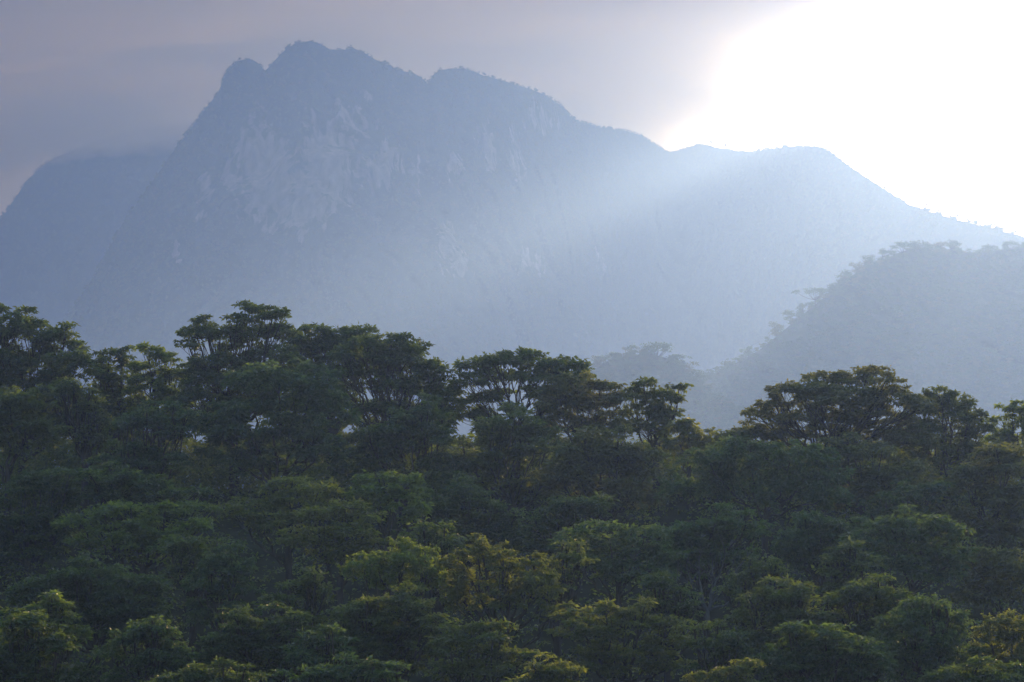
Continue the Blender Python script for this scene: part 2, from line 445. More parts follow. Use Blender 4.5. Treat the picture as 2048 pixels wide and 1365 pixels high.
def grow_tree(name, label, group, D, lobes, style, tint, seed, trunk_px=None, bark=None, cover=1.0, cat='tree', limbs=True):
    rg = np.random.default_rng(seed)
    st = dict(STYLE[style]); m = mppx(D)
    st['L'] *= rg.uniform(0.85, 1.3); st['flat'] *= rg.uniform(0.75, 1.45); st['tilt'] *= rg.uniform(0.85, 1.25)
    pk = rg.uniform(0.8, 1.3); st['pr'] = (st['pr'][0] * pk, st['pr'][1] * pk); bark = bark or M_bark
    lobes = np.array(lobes, float)
    lobes[:, 2:] *= np.where(lobes[:, 2:3] > 16, 1.14, 1.0)
    cx = trunk_px if trunk_px is not None else float(np.average(lobes[:, 0], weights=lobes[:, 2] * lobes[:, 3]))
    bxy = at(cx, 800, D)
    base = np.array([bxy[0], D, float(ground_z(bxy[0], D)) - 0.15])
    e = bpy.data.objects.new(name, None); e.empty_display_size = 2.0
    e.location = base; link(e); tag(e, label, cat, group)
    span = max(lobes[:, 2].max(), 0.45 * (lobes[:, 0].max() - lobes[:, 0].min() + lobes[:, 2].mean()))
    cen, rad = [], []
    for k, (px, py, rx, ry) in enumerate(lobes):
        dd = rg.uniform(-0.55, 0.55) * max(span - rx * 0.6, rx * 0.35) * m
        cen.append(at(px, py, D + dd)); rad.append(np.array([rx * m, max(rx, 0.6 * span * 0.6) * m, ry * m]))
    cen = np.array(cen); rad = np.array(rad)
    pcs, prs, cnt, own = [], [], [], []
    for k in range(len(lobes)):
        rx, ry = lobes[k, 2], lobes[k, 3]
        pr0 = np.clip(0.34 * min(rx, 1.6 * ry), *st['pr'])
        boost = 1.35 if group == RIDGE and style == 'U' else 1.15
        npad = int(boost * np.clip(2.6 * rx * ry / (pr0 * pr0) * (1.0 if st['flat'] > 0.4 else 1.4), 8, 110))
        v = rg.normal(0, 1, (npad * 4, 3)); v = unit(v); v = v[v[:, 2] > st['lowz'] - 0.25 * rg.random(len(v))][:npad]
        # more than half of the pads on the side that shows and on top; some inside
        f = np.where(rg.random(len(v)) < 0.72, rg.uniform(0.78, 1.0, len(v)), rg.uniform(0.3, 0.78, len(v)))
        p = cen[k] + v * f[:, None] * rad[k]
        r = pr0 * m * rg.uniform(0.6, 1.25, len(v))
        nl = min(boost, 1.25) * cover * st['cover'] * np.pi * rx * ry / (1.3 * st['w'] * st['L'] ** 2)
        w = r ** 2; c = np.maximum(6, (nl * w / w.sum()).astype(int))
        pcs.append(p); prs.append(r); cnt.append(c); own.append(np.full(len(v), k))
    pc = np.concatenate(pcs); pr = np.concatenate(prs); cn = np.concatenate(cnt); own = np.concatenate(own)
    flat = st['flat'] * rg.uniform(0.7, 1.4, len(pc))
    pvar = rg.random(len(pc))
    arr = pads_to_leaves(rg, pc, pr, cn, flat, st['L'] * m, st['droop'], st['tilt'], pvar, st['w'])
    me = leaf_mesh(arr[0] - base, *arr[1:], 'crown', TINT[tint])
    link(bpy.data.objects.new('crown', me), e)
    # wood
    top = cen.mean(0); H = top[2] - base[2]
    low = (cen[:, 2] - rad[:, 2]).min()
    fz = max(0.3 * H, min(0.62 * H, low - base[2]))
    fork = base + np.array([0.25 * (top[0] - base[0]), 0.25 * (top[1] - base[1]), fz])
    r0 = np.clip(0.026 * (cen[:, 2].max() - base[2]), 0.14, 0.5)
    tp = bez(base, base + (fork - base) * np.array([0.1, 0.1, 0.5]) + rg.normal(0, 0.25, 3) * np.array([1, 1, 0]), fork, 7)
    link(bpy.data.objects.new('trunk', tubes_mesh('trunk', [(tp - base, np.linspace(r0 * 1.25, r0 * 0.8, 7))], bark, 8)), e)
    tb, tb2 = [], []
    for k in range(len(cen)):
        start = tp[-1 - (k % 3)]
        end = cen[k] - np.array([0, 0, 0.25 * rad[k, 2]])
        mid = start + (end - start) * np.array([0.62, 0.62, 0.38]) + rg.normal(0, 0.06, 3) * np.linalg.norm(end - start)
        ln = np.linalg.norm(end - start)
        lp = bez(start, mid, end, 9, rg, 0.03 * ln)
        tb.append((lp - base, np.linspace(r0 * 0.45, r0 * 0.16, 9)))
        ids = np.where(own == k)[0]
        cap = 26 if group == RIDGE else 7
        if len(ids) > cap: ids = rg.choice(ids, cap, False)
        for i in ids:
            s = lp[rg.integers(4, 9)]; g = pc[i] - np.array([0, 0, 0.1 * pr[i]])
            md = (s + g) / 2 + rg.normal(0, 0.10, 3) * np.linalg.norm(g - s) + np.array([0, 0, -0.08 * np.linalg.norm(g - s)])
            tb2.append((bez(s, md, g, 4) - base, np.linspace(r0 * 0.11, r0 * 0.04, 4)))
    link(bpy.data.objects.new('branches', tubes_mesh('branches', tb, bark, 6)), e)
    link(bpy.data.objects.new('twigs', tubes_mesh('twigs', tb2, bark, 3)), e)
    return e

def dome(cx, top, hw, h, n, seed):
    """lobes of an ordinary crown: cx, top and half width in photograph pixels; ragged, with sprays standing out of the outline"""
    rg = np.random.default_rng(seed); out = []
    peak = rg.uniform(-0.45, 0.45)
    for k in range(n):
        u = -1 + 2 * (k + 0.5) / n if n > 1 else 0
        u = u + rg.uniform(-0.16, 0.16)
        rx = hw * rg.uniform(0.28, 0.46); ry = rx * rg.uniform(0.34, 0.6)
        y = top + ry * 0.9 + (h * 0.40) * min(1.2, abs(u - peak) ** 1.6) + rg.uniform(0, 0.16) * h
        out.append((cx + u * (hw - rx * 0.7), y, rx, ry))
    for k in range(n + 2):
        u = rg.uniform(-0.85, 0.85); rx = hw * rg.uniform(0.32, 0.5); ry = rx * rg.uniform(0.38, 0.62)
        out.append((cx + u * (hw - rx * 0.5), top + h * rg.uniform(0.42, 0.95), rx, ry))
    for k in range(7):
        u = rg.uniform(-1.0, 1.0); rx = hw * rg.uniform(0.10, 0.20)
        out.append((cx + u * hw * 1.02, top + (h * 0.40) * min(1.2, abs(u - peak) ** 1.6) - rg.uniform(-14, 13), rx, rx * rg.uniform(0.25, 0.8)))
    return out

RIDGE = 'trees along the crest of the near ridge'
UPPER = 'trees on the upper slope of the near ridge'
LOWER = 'trees on the lower slope at the front'
T = []
def t(*a, **k): T.append((a, k))
# --- crest, left to right
t('umbrella_tree', 'big dense dark tree filling the left end of the ridge skyline', RIDGE, 312, [(-70, 665, 75, 45), (10, 648, 60, 36), (65, 672, 55, 32), (125, 690, 40, 26), (135, 650, 14, 6), (140, 735, 45, 34), (60, 740, 75, 46), (-30, 745, 80, 50), (110, 790, 60, 40), (20, 800, 70, 40), (150, 830, 50, 36), (60, 850, 80, 40)], 'U', 'deep', trunk_px=40, cover=1.15)
t('bushy_tree', 'low bushy tree in the skyline dip beside the far left tree', RIDGE, 318, [(218, 716, 30, 18), (200, 750, 26, 24), (248, 700, 17, 7), (240, 750, 34, 26), (215, 790, 40, 26), (200, 830, 45, 30), (250, 800, 36, 26), (240, 850, 50, 30)], 'B', 'deep')
t('bushy_tree', 'pale lit bushy tree just left of the tallest crest tree', RIDGE, 314, [(298, 702, 22, 14), (330, 722, 28, 17), (280, 730, 20, 12), (310, 755, 42, 26), (350, 760, 30, 22), (300, 795, 45, 26), (350, 800, 40, 26), (310, 840, 55, 30), (360, 850, 45, 30)], 'U', 'lime')
t('umbrella_tree', 'tallest crest tree with layered tufted top rising above the others', RIDGE, 308, [(500, 619, 34, 13), (545, 632, 32, 16), (475, 640, 24, 9), (408, 642, 24, 13), (395, 672, 36, 18), (440, 668, 34, 20), (505, 665, 42, 22), (560, 668, 34, 20), (378, 690, 20, 11), (480, 705, 52, 26), (555, 715, 40, 26), (420, 722, 40, 18), (430, 770, 60, 28), (520, 765, 60, 30), (390, 745, 40, 20), (470, 740, 50, 24), (560, 760, 50, 30), (400, 810, 55, 30), (480, 815, 60, 30)], 'U', 'deep', trunk_px=470)
t('umbrella_tree', 'flat topped dark tree behind and right of the tallest crest tree', RIDGE, 322, [(622, 668, 34, 18), (675, 670, 36, 18), (715, 672, 36, 18), (610, 705, 36, 24), (665, 712, 45, 26), (720, 706, 40, 24), (640, 745, 40, 24), (600, 745, 36, 24), (690, 745, 34, 18), (640, 790, 55, 30), (600, 690, 34, 18), (650, 690, 40, 18), (700, 690, 40, 18), (735, 700, 30, 16)], 'U', 'deep', trunk_px=660)
t('umbrella_tree', 'broad domed tree with dark boughs showing and a steep right edge', RIDGE, 306, [(735, 690, 40, 18), (785, 686, 45, 17), (830, 700, 30, 17), (760, 722, 52, 22), (825, 732, 46, 24), (870, 745, 30, 22), (700, 740, 34, 20), (890, 780, 28, 24), (790, 765, 40, 16), (860, 790, 34, 22), (905, 815, 18, 26), (740, 772, 28, 10), (850, 835, 44, 22), (780, 815, 50, 16), (810, 785, 34, 12), (690, 775, 30, 14), (730, 820, 50, 22), (880, 850, 40, 26), (755, 745, 50, 18), (835, 760, 44, 18), (700, 712, 36, 20), (800, 715, 50, 18), (870, 815, 34, 22)], 'U', 'deep', trunk_px=770)
t('umbrella_tree', 'wide umbrella tree with sky showing between its thin forked trunks', RIDGE, 310, [(955, 735, 38, 18), (1000, 724, 42, 18), (1045, 714, 40, 15), (1085, 735, 40, 18), (1130, 728, 36, 15), (940, 765, 28, 16), (990, 752, 40, 14), (1060, 755, 44, 13), (1120, 755, 44, 16), (1165, 745, 24, 14), (960, 798, 34, 14), (1090, 785, 40, 13), (1000, 785, 30, 10), (950, 830, 44, 18), (1120, 815, 44, 18), (1150, 780, 36, 18)], 'U', 'deep', trunk_px=1030, cover=1.05)
t('umbrella_tree', 'browner rounded tree stepping down right of the umbrella tree', RIDGE, 300, [(1150, 765, 46, 17), (1200, 778, 34, 17), (1120, 795, 44, 22), (1180, 810, 52, 24), (1235, 802, 34, 20), (1150, 845, 60, 26), (1225, 848, 48, 26)], 'U', 'brown', trunk_px=1170)
t('upright_tree', 'upright tree with separate tufted pads right before the skyline gap', RIDGE, 304, [(1288, 768, 24, 9), (1358, 776, 19, 7), (1270, 790, 26, 14), (1310, 790, 30, 14), (1345, 800, 24, 11), (1290, 822, 42, 20), (1340, 832, 30, 15), (1300, 860, 48, 22)], 'U', 'olive', trunk_px=1310)
t('shrubby_tree', 'low yellow green sunlit tree at the left side of the skyline gap', RIDGE, 298, [(1360, 862, 28, 18), (1392, 872, 28, 18), (1375, 850, 18, 11), (1408, 895, 30, 18), (1360, 900, 42, 24)], 'B', 'gold')
t('shrubby_tree', 'small low tree at the bottom of the skyline gap', RIDGE, 302, [(1440, 872, 22, 13), (1465, 880, 24, 14), (1425, 895, 28, 16), (1480, 870, 18, 10)], 'B', 'olive')
t('umbrella_tree', 'big round headed tree right of the skyline gap', RIDGE, 300, [(1738, 742, 30, 11), (1772, 758, 26, 12), (1700, 762, 40, 18), (1655, 758, 42, 18), (1610, 775, 36, 17), (1560, 780, 26, 12), (1552, 808, 34, 17), (1520, 828, 30, 17), (1640, 795, 52, 24), (1710, 800, 56, 26), (1780, 792, 46, 24), (1500, 862, 30, 20), (1580, 840, 36, 15), (1680, 840, 50, 18), (1760, 840, 60, 26), (1830, 815, 34, 24), (1560, 870, 50, 24), (1640, 868, 50, 18), (1720, 880, 60, 24), (1800, 880, 60, 28), (1490, 890, 44, 22), (1620, 825, 50, 20), (1730, 822, 50, 20)], 'U', 'brown', trunk_px=1650, cover=1.0)
t('umbrella_tree', 'tufted tree on the right crest between the round tree and frame edge', RIDGE, 305, [(1878, 790, 30, 14), (1905, 805, 36, 16), (1850, 815, 36, 18), (1935, 830, 32, 18), (1890, 845, 52, 26), (1955, 862, 30, 22), (1840, 870, 50, 28), (1930, 895, 48, 28), (1870, 905, 60, 30), (1980, 905, 40, 28)], 'U', 'olive', trunk_px=1890, cover=1.1)
t('bushy_tree', 'pale green tree cut by the right frame edge on the crest', RIDGE, 316, [(2030, 818, 30, 15), (2060, 830, 34, 20), (2005, 840, 24, 13), (2035, 860, 40, 22), (2090, 850, 40, 30), (2010, 890, 40, 24)], 'B', 'lime')
for cx_, top_, hw_, D_, tint_, lab_ in ((30, 800, 130, 330, 'deep', 'low dark crown under the big tree at the left skyline end'), (230, 800, 110, 328, 'olive', 'low crown filling the skyline dip near the left'),
        (400, 790, 110, 330, 'deep', 'low crown behind the trunk of the tallest crest tree'), (590, 790, 110, 332, 'deep', 'low crown under the flat topped crest tree'),
        (780, 815, 120, 328, 'olive', 'low crown glimpsed under the broad domed crest tree'), (980, 840, 110, 330, 'lime', 'low pale crown glimpsed under the wide umbrella tree'),
        (1170, 850, 110, 326, 'brown', 'low crown behind the browner stepped crest tree'), (1330, 880, 90, 322, 'olive', 'low crown behind the upright tufted tree'),
        (1560, 880, 110, 324, 'olive', 'low crown behind the left half of the round headed tree'), (1760, 885, 110, 326, 'brown', 'low crown behind the right half of the round headed tree'),
        (1960, 890, 110, 326, 'olive', 'low crown behind the tufted tree at right crest')):
    t('bushy_tree', lab_, RIDGE, D_, dome(cx_, top_, hw_, 170, 4, int(cx_)), 'B', tint_, cover=0.8)
# --- upper slope
t('bushy_tree', 'round dark crown at the left frame edge below the crest', UPPER, 284, [(20, 805, 52, 30), (70, 800, 40, 26), (-30, 830, 50, 34), (50, 860, 66, 40), (-20, 890, 60, 40)], 'F', 'olive')
t('bushy_tree', 'green leafy crown tucked below the far left skyline tree', UPPER, 288, dome(160, 755, 62, 140, 4, 3), 'B', 'olive')
t('bushy_tree', 'wide dusky crown below the bushy pale tree near the left', UPPER, 280, dome(285, 800, 100, 190, 5, 4), 'F', 'teal')
t('vine_draped_tree', 'large vine draped dark dome in front of the tallest crest tree', UPPER, 282, [(560, 745, 62, 32), (620, 770, 55, 36), (500, 770, 55, 36), (660, 820, 40, 44), (590, 830, 70, 48), (500, 840, 70, 48), (440, 840, 50, 42), (640, 890, 52, 48), (560, 905, 70, 48), (470, 915, 66, 46)], 'B', 'teal', cover=1.1)
t('bushy_tree', 'dark crown beneath the broad domed crest tree', UPPER, 284, dome(800, 812, 120, 190, 6, 5), 'B', 'deep')
t('bushy_tree', 'dim crown beneath the umbrella tree with thin trunks', UPPER, 286, dome(1010, 822, 110, 170, 6, 6), 'F', 'olive')
t('bushy_tree', 'brownish leafy crown below the stepped brown crest tree', UPPER, 280, dome(1200, 858, 120, 180, 6, 7), 'F', 'brown')
t('bushy_tree', 'smooth rounded green dome below the skyline gap', UPPER, 268, [(1500, 905, 80, 26), (1580, 915, 80, 30), (1420, 920, 60, 26), (1640, 945, 50, 30), (1500, 955, 90, 36), (1590, 975, 80, 36), (1400, 965, 60, 34), (1660, 990, 40, 26)], 'B', 'teal', cover=1.1)
t('bushy_tree', 'shaded crown below the big round headed crest tree', UPPER, 282, dome(1740, 875, 110, 170, 6, 8), 'U', 'brown')
t('bushy_tree', 'shadowy brown crown below the right frame edge crest', UPPER, 276, dome(1965, 895, 110, 210, 6, 9), 'F', 'brown')
t('bushy_tree', 'narrow dark crown between the smooth dome and shaded crown', UPPER, 272, dome(1820, 950, 80, 140, 4, 21), 'B', 'deep')
# --- middle slope
t('spreading_tree', 'dark spreading tree with pale trunks at the left frame edge', UPPER, 252, dome(60, 940, 110, 190, 6, 10), 'F', 'deep', bark=M_pale)
t('layered_tree', 'dark layered crown above the feathery tipped tree at left', UPPER, 250, dome(285, 928, 110, 120, 5, 11), 'F', 'deep')
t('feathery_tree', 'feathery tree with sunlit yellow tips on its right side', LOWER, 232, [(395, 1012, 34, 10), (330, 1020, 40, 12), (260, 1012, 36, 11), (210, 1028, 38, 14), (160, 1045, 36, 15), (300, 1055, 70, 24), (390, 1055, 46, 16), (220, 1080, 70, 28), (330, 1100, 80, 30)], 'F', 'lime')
t('layered_tree', 'layered tree with golden flat tops below the vine draped dome', LOWER, 240, [(585, 965, 42, 10), (640, 975, 42, 11), (545, 978, 34, 10), (670, 990, 30, 9), (600, 1000, 60, 18), (520, 1010, 50, 18), (650, 1020, 50, 18), (570, 1040, 70, 24), (470, 1025, 40, 18)], 'F', 'gold')  # whole crown tinted gold in place of sunlight on its tops
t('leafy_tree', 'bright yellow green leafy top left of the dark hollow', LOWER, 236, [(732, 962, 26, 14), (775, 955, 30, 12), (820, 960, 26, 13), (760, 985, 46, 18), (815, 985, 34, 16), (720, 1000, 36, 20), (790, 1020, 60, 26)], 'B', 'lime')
t('layered_tree', 'layered golden edged tree stepping down left of the centre', LOWER, 224, [(690, 1012, 34, 11), (735, 1035, 36, 12), (640, 1030, 46, 16), (700, 1062, 52, 18), (750, 1085, 34, 13), (620, 1075, 56, 22), (690, 1110, 60, 24)], 'F', 'gold')  # gold leaf tint paints in the sunlight that the crest trees block
t('bushy_tree', 'dark crown in the hollow right of the bright leafy top', UPPER, 254, dome(930, 965, 110, 150, 6, 12), 'F', 'deep')
t('bushy_tree', 'deep green crown left of the smooth rounded dome', UPPER, 250, dome(1130, 985, 90, 140, 5, 13), 'F', 'deep')
t('layered_tree', 'dim layered tree with flat pads right of the golden centre tree', LOWER, 226, [(1215, 1060, 60, 16), (1290, 1065, 44, 14), (1150, 1080, 46, 18), (1250, 1095, 70, 20), (1320, 1105, 40, 18), (1180, 1125, 60, 24), (1270, 1145, 64, 24)], 'F', 'teal')
t('bushy_tree', 'soft green crown above the pale bare branched tree', LOWER, 238, dome(1420, 1020, 100, 120, 5, 14), 'F', 'teal')
t('bushy_tree', 'green crown right of the pale bare branched tree', LOWER, 236, dome(1630, 1020, 100, 130, 5, 15), 'B', 'teal')
t('spired_tree', 'broad tree with a leafy spire poking up at right', LOWER, 228, [(1811, 1026, 11, 17), (1806, 1052, 20, 15), (1780, 1050, 40, 16), (1860, 1052, 44, 20), (1900, 1070, 34, 22), (1740, 1078, 48, 18), (1820, 1090, 74, 26), (1900, 1110, 44, 24), (1760, 1125, 60, 24), (1850, 1140, 60, 26)], 'F', 'teal')
t('layered_tree', 'brown tipped layered tree near the right frame edge', LOWER, 232, [(1935, 1105, 40, 14), (1985, 1125, 44, 16), (1950, 1150, 54, 20), (2030, 1160, 50, 24), (1980, 1190, 60, 26), (2060, 1120, 50, 30)], 'F', 'brown')
# --- lower slope, front
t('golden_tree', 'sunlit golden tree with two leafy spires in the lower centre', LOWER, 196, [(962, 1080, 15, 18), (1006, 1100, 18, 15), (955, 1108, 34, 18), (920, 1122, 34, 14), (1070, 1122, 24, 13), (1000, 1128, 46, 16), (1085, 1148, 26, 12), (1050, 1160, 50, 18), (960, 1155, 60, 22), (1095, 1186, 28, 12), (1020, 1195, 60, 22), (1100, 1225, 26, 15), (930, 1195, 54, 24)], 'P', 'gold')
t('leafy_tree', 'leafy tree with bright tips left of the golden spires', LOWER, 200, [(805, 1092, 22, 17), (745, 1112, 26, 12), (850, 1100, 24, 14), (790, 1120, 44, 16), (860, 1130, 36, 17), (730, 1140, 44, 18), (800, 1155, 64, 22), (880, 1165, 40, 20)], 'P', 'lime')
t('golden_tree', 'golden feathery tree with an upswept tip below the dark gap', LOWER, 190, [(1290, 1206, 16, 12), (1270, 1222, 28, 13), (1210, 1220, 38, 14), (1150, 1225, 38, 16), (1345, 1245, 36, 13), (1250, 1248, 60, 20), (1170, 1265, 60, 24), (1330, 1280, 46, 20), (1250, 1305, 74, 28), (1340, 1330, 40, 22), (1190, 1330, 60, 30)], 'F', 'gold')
t('slender_tree', 'slender upright dark tree left of the golden edged layers', LOWER, 206, [(440, 1105, 26, 16), (470, 1092, 16, 12), (420, 1135, 36, 20), (470, 1130, 36, 20), (410, 1175, 42, 26), (470, 1180, 42, 28), (440, 1225, 60, 30)], 'B', 'teal')
t('bushy_tree', 'shaded wide crown below the feathery tipped tree', LOWER, 208, dome(190, 1120, 140, 150, 6, 16), 'F', 'deep')
t('layered_tree', 'layered golden tipped tree below the two leafy spires', LOWER, 176, [(1000, 1255, 28, 11), (985, 1278, 34, 13), (1040, 1308, 34, 10), (975, 1305, 46, 16), (930, 1255, 44, 16), (900, 1290, 50, 20), (1000, 1340, 60, 20), (920, 1345, 60, 24)], 'F', 'olive')
t('layered_tree', 'wide dim layered tree left of the golden tipped front tree', LOWER, 184, dome(760, 1180, 140, 170, 6, 17), 'F', 'olive')
t('bushy_tree', 'front crown below the slender upright tree', LOWER, 180, dome(530, 1215, 130, 150, 6, 18), 'F', 'deep')
t('leafy_tree', 'green leafy front tree with small sprays near lower left', LOWER, 172, dome(290, 1235, 90, 150, 5, 19), 'B', 'teal')
t('bushy_tree', 'dark green crown in the bottom left corner', LOWER, 168, dome(80, 1240, 130, 160, 6, 20), 'F', 'deep')
t('bushy_tree', 'brownish crown in front of the pale bare branched tree', LOWER, 188, dome(1560, 1175, 110, 140, 5, 22), 'F', 'olive')
t('bushy_tree', 'dark crown below the spire topped tree', LOWER, 190, dome(1740, 1160, 110, 140, 5, 23), 'F', 'deep')
t('spiky_tree', 'round front tree bristling with short upright shoots at right', LOWER, 178, [(1845, 1225, 50, 22), (1800, 1245, 40, 22), (1895, 1240, 40, 22), (1830, 1275, 76, 32), (1900, 1290, 50, 30), (1790, 1305, 50, 32), (1850, 1330, 80, 34)] + [(x, y, 5, 13) for x, y in ((1826, 1204), (1832, 1200), (1845, 1206), (1866, 1200), (1880, 1210), (1808, 1212), (1893, 1215))], 'P', 'teal')
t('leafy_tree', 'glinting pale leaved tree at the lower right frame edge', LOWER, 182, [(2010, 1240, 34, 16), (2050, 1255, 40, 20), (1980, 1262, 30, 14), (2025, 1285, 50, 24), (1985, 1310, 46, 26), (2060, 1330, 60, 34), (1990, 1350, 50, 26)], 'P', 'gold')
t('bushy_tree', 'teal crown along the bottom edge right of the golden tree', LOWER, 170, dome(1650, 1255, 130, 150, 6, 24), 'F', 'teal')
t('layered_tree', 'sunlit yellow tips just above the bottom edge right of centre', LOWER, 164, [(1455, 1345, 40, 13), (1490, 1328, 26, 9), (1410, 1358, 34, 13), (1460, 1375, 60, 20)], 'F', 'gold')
t('bushy_tree', 'dark crown behind the sunlit tips at the bottom edge', LOWER, 180, dome(1450, 1255, 80, 130, 4, 25), 'B', 'deep')
t('bushy_tree', 'dim front crown at the bottom edge left of centre', LOWER, 162, dome(690, 1315, 120, 110, 5, 26), 'F', 'teal')
t('bushy_tree', 'dark front crown at the bottom edge under the leafy sprays', LOWER, 158, dome(420, 1325, 120, 110, 5, 27), 'F', 'deep')
t('bushy_tree', 'dim green front crown at the bottom right corner', LOWER, 160, dome(1900, 1335, 140, 110, 5, 28), 'F', 'deep')
for cx_, top_, hw_, h_, D_, st_, tint_, lab_ in (
        (390, 1062, 60, 110, 218, 'F', 'olive', 'smaller tree between the feathery tipped tree and slender tree'), (870, 1050, 60, 100, 216, 'B', 'deep', 'smaller dark tree in the hollow above the golden spires'),
        (1120, 1090, 60, 110, 206, 'F', 'olive', 'smaller tree just right of the golden spires'), (1340, 1150, 60, 110, 200, 'F', 'deep', 'smaller dark tree left of the pale bare tree foot'),
        (1500, 1120, 60, 100, 214, 'B', 'olive', 'smaller rounded tree right beside the pale bare branches'), (600, 1150, 70, 110, 198, 'F', 'olive', 'smaller layered tree below the golden edged layers'),
        (120, 1195, 60, 100, 186, 'F', 'lime', 'smaller tree above the dark bottom left corner crown'), (1690, 1090, 60, 100, 216, 'F', 'olive', 'smaller tree left of the leafy spire at right'),
        (1100, 1318, 70, 90, 168, 'F', 'gold', 'smaller golden tree at the bottom edge centre'), (640, 1262, 60, 100, 172, 'F', 'teal', 'smaller tree between two dim front crowns left of centre')):
    t('young_tree', lab_, LOWER, D_, dome(cx_, top_, hw_, h_, 4, int(cx_) + 7), st_, tint_)
for i, (a, k) in enumerate(T):
    grow_tree(*a, seed=100 + i, **k)

# pale bare branched tree
def bare_tree():
    D = 222.0; m = mppx(D)
    b = at(1408, 900, D); base = np.array([b[0], D, float(ground_z(b[0], D)) - 0.1])
    e = bpy.data.objects.new('bare_tree', None); e.location = base; link(e)
    tag(e, 'pale bare branched tree forking among green crowns', 'tree', LOWER)
    rg = np.random.default_rng(5); tb = []
    P = lambda x, y, dd=0.0: at(x, y, D + dd)
    f = P(1415, 1222)
    tr = bez(base, (base + f) / 2 + np.array([0.2, 0, 0]), f, 7)
    def limb(a, mid, c, r0, r1, n=8):
        p = bez(a, mid, c, n, rg, 0.06); tb.append((p - base, np.linspace(r0, r1, n))); return p
    ends = [((1392, 1195), (1372, 1130), -1), ((1400, 1195), (1398, 1118), 1), ((1430, 1190), (1450, 1108), .5), ((1432, 1200), (1495, 1112), -1), ((1425, 1195), (1425, 1120), 2), ((1450, 1210), (1500, 1180), 0), ((1385, 1210), (1352, 1165), 1)]
    for (mx, my), (ex, ey), dd in ends:
        l = limb(f, P(mx, my, dd * .5), P(ex, ey, dd), 0.13, 0.035)
        for k in range(6):
            s = l[rg.integers(3, 8)]; g = s + np.array([rg.normal(0, 0.8), rg.normal(0, 0.8), rg.uniform(0.8, 2.0)])
            limb(s, (s + g) / 2 + rg.normal(0, 0.15, 3), g, 0.04, 0.012, 5)
    link(bpy.data.objects.new('trunk', tubes_mesh('trunk', [(tr - base, np.linspace(0.24, 0.17, 7))], M_pale, 8)), e)
    link(bpy.data.objects.new('branches', tubes_mesh('branches', tb, M_pale, 5)), e)
bare_tree()

# undergrowth between the trunks: nobody could count it
def undergrowth():
    rg = np.random.default_rng(11); n = 5600
    y = np.concatenate([rg.uniform(135, 335, 2400), rg.uniform(300, 340, 3200)]); x = (rg.random(n) - 0.5) * 0.46 * y
    pc = np.stack([x, y, ground_z(x, y) + np.where(np.arange(n) < 2400, rg.uniform(0.3, 3.2, n), rg.uniform(0.2, 6.4, n))], -1)
    arr = pads_to_leaves(rg, pc, rg.uniform(0.9, 2.2, n), np.where(np.arange(n) < 2400, 20, 30), np.full(n, 0.7), 0.0017 * y, 0.2, 0.7, rg.random(n))
    o = link(bpy.data.objects.new('undergrowth', leaf_mesh(*arr, 'undergrowth', TINT['olive'])))
    tag(o, 'dark undergrowth between the trunks on the near slope', 'undergrowth', kind='stuff')
undergrowth()

# ------------------------------------------------------------------ far trees: hills and mountain
def far_tree_meshes(seed, nleaf, L, tint, H=9.0, umbrella=False):
    """crown and trunk of a tree about H metres high standing at the origin"""
    rg = np.random.default_rng(seed)
    nl = rg.integers(7, 11)
    c = np.stack([rg.normal(0, 0.18 * H, nl), rg.normal(0, 0.18 * H, nl), H * rg.uniform(0.18, 0.78, nl)], -1)
    if umbrella: c[:, 2] = H * rg.uniform(0.72, 0.9, nl); c[:, :2] *= 1.5
    npad = nl * 7
    v = unit(rg.normal(0, 1, (npad, 3))); v[:, 2] *= 0.6
    pc = np.repeat(c, 7, 0) + v * H * 0.15 * rg.uniform(0.5, 1.2, (npad, 1))
    arr = pads_to_leaves(rg, pc, H * rg.uniform(0.09, 0.17, npad), np.full(npad, max(2, nleaf // npad)), np.full(npad, 0.4 if umbrella else 0.75), L, 0.2, 0.6, rg.random(npad))
    cr = leaf_mesh(*arr, 'crown', TINT[tint])
    tb = [(bez(np.zeros(3), np.array([0.2, 0, H * .3]), np.array([0, 0, H * 0.5]), 5), np.linspace(0.03 * H, 0.018 * H, 5))]
    for k in range(nl):
        tb.append((bez(np.array([0, 0, H * 0.38]), np.array([c[k, 0] * .6, c[k, 1] * .6, H * .45]), c[k], 4), np.linspace(0.015 * H, 0.006 * H, 4)))
    return cr, tubes_mesh('trunk', tb, M_bark, 4)

HT = [far_tree_meshes(50 + k, 900, 0.75, ('far_deep', 'far_teal', 'far_olive', 'far_deep')[k % 4], umbrella=(k == 5)) for k in range(6)]
MT = [far_tree_meshes(70 + k, 260, 1.4, ('far_deep', 'far_olive', 'far_teal', 'far_brown')[k % 4]) for k in range(5)]

def ridge_tree(px, pyt, hpx, D, pool, k, label, group, name='ridge_tree'):
    cr, tr = pool[k % len(pool)]
    H = hpx * mppx(D)
    e = bpy.data.objects.new(name, None); link(e)
    D = D * FAR; H = H * FAR
    e.location = at(px, pyt + hpx, D); e.scale = (H / 8.2,) * 3; e.rotation_euler = (0, 0, 1.3 * k)
    tag(e, label, 'tree', group)
    for nm, me in (('crown', cr), ('trunk', tr)):
        link(bpy.data.objects.new(nm, me), e)

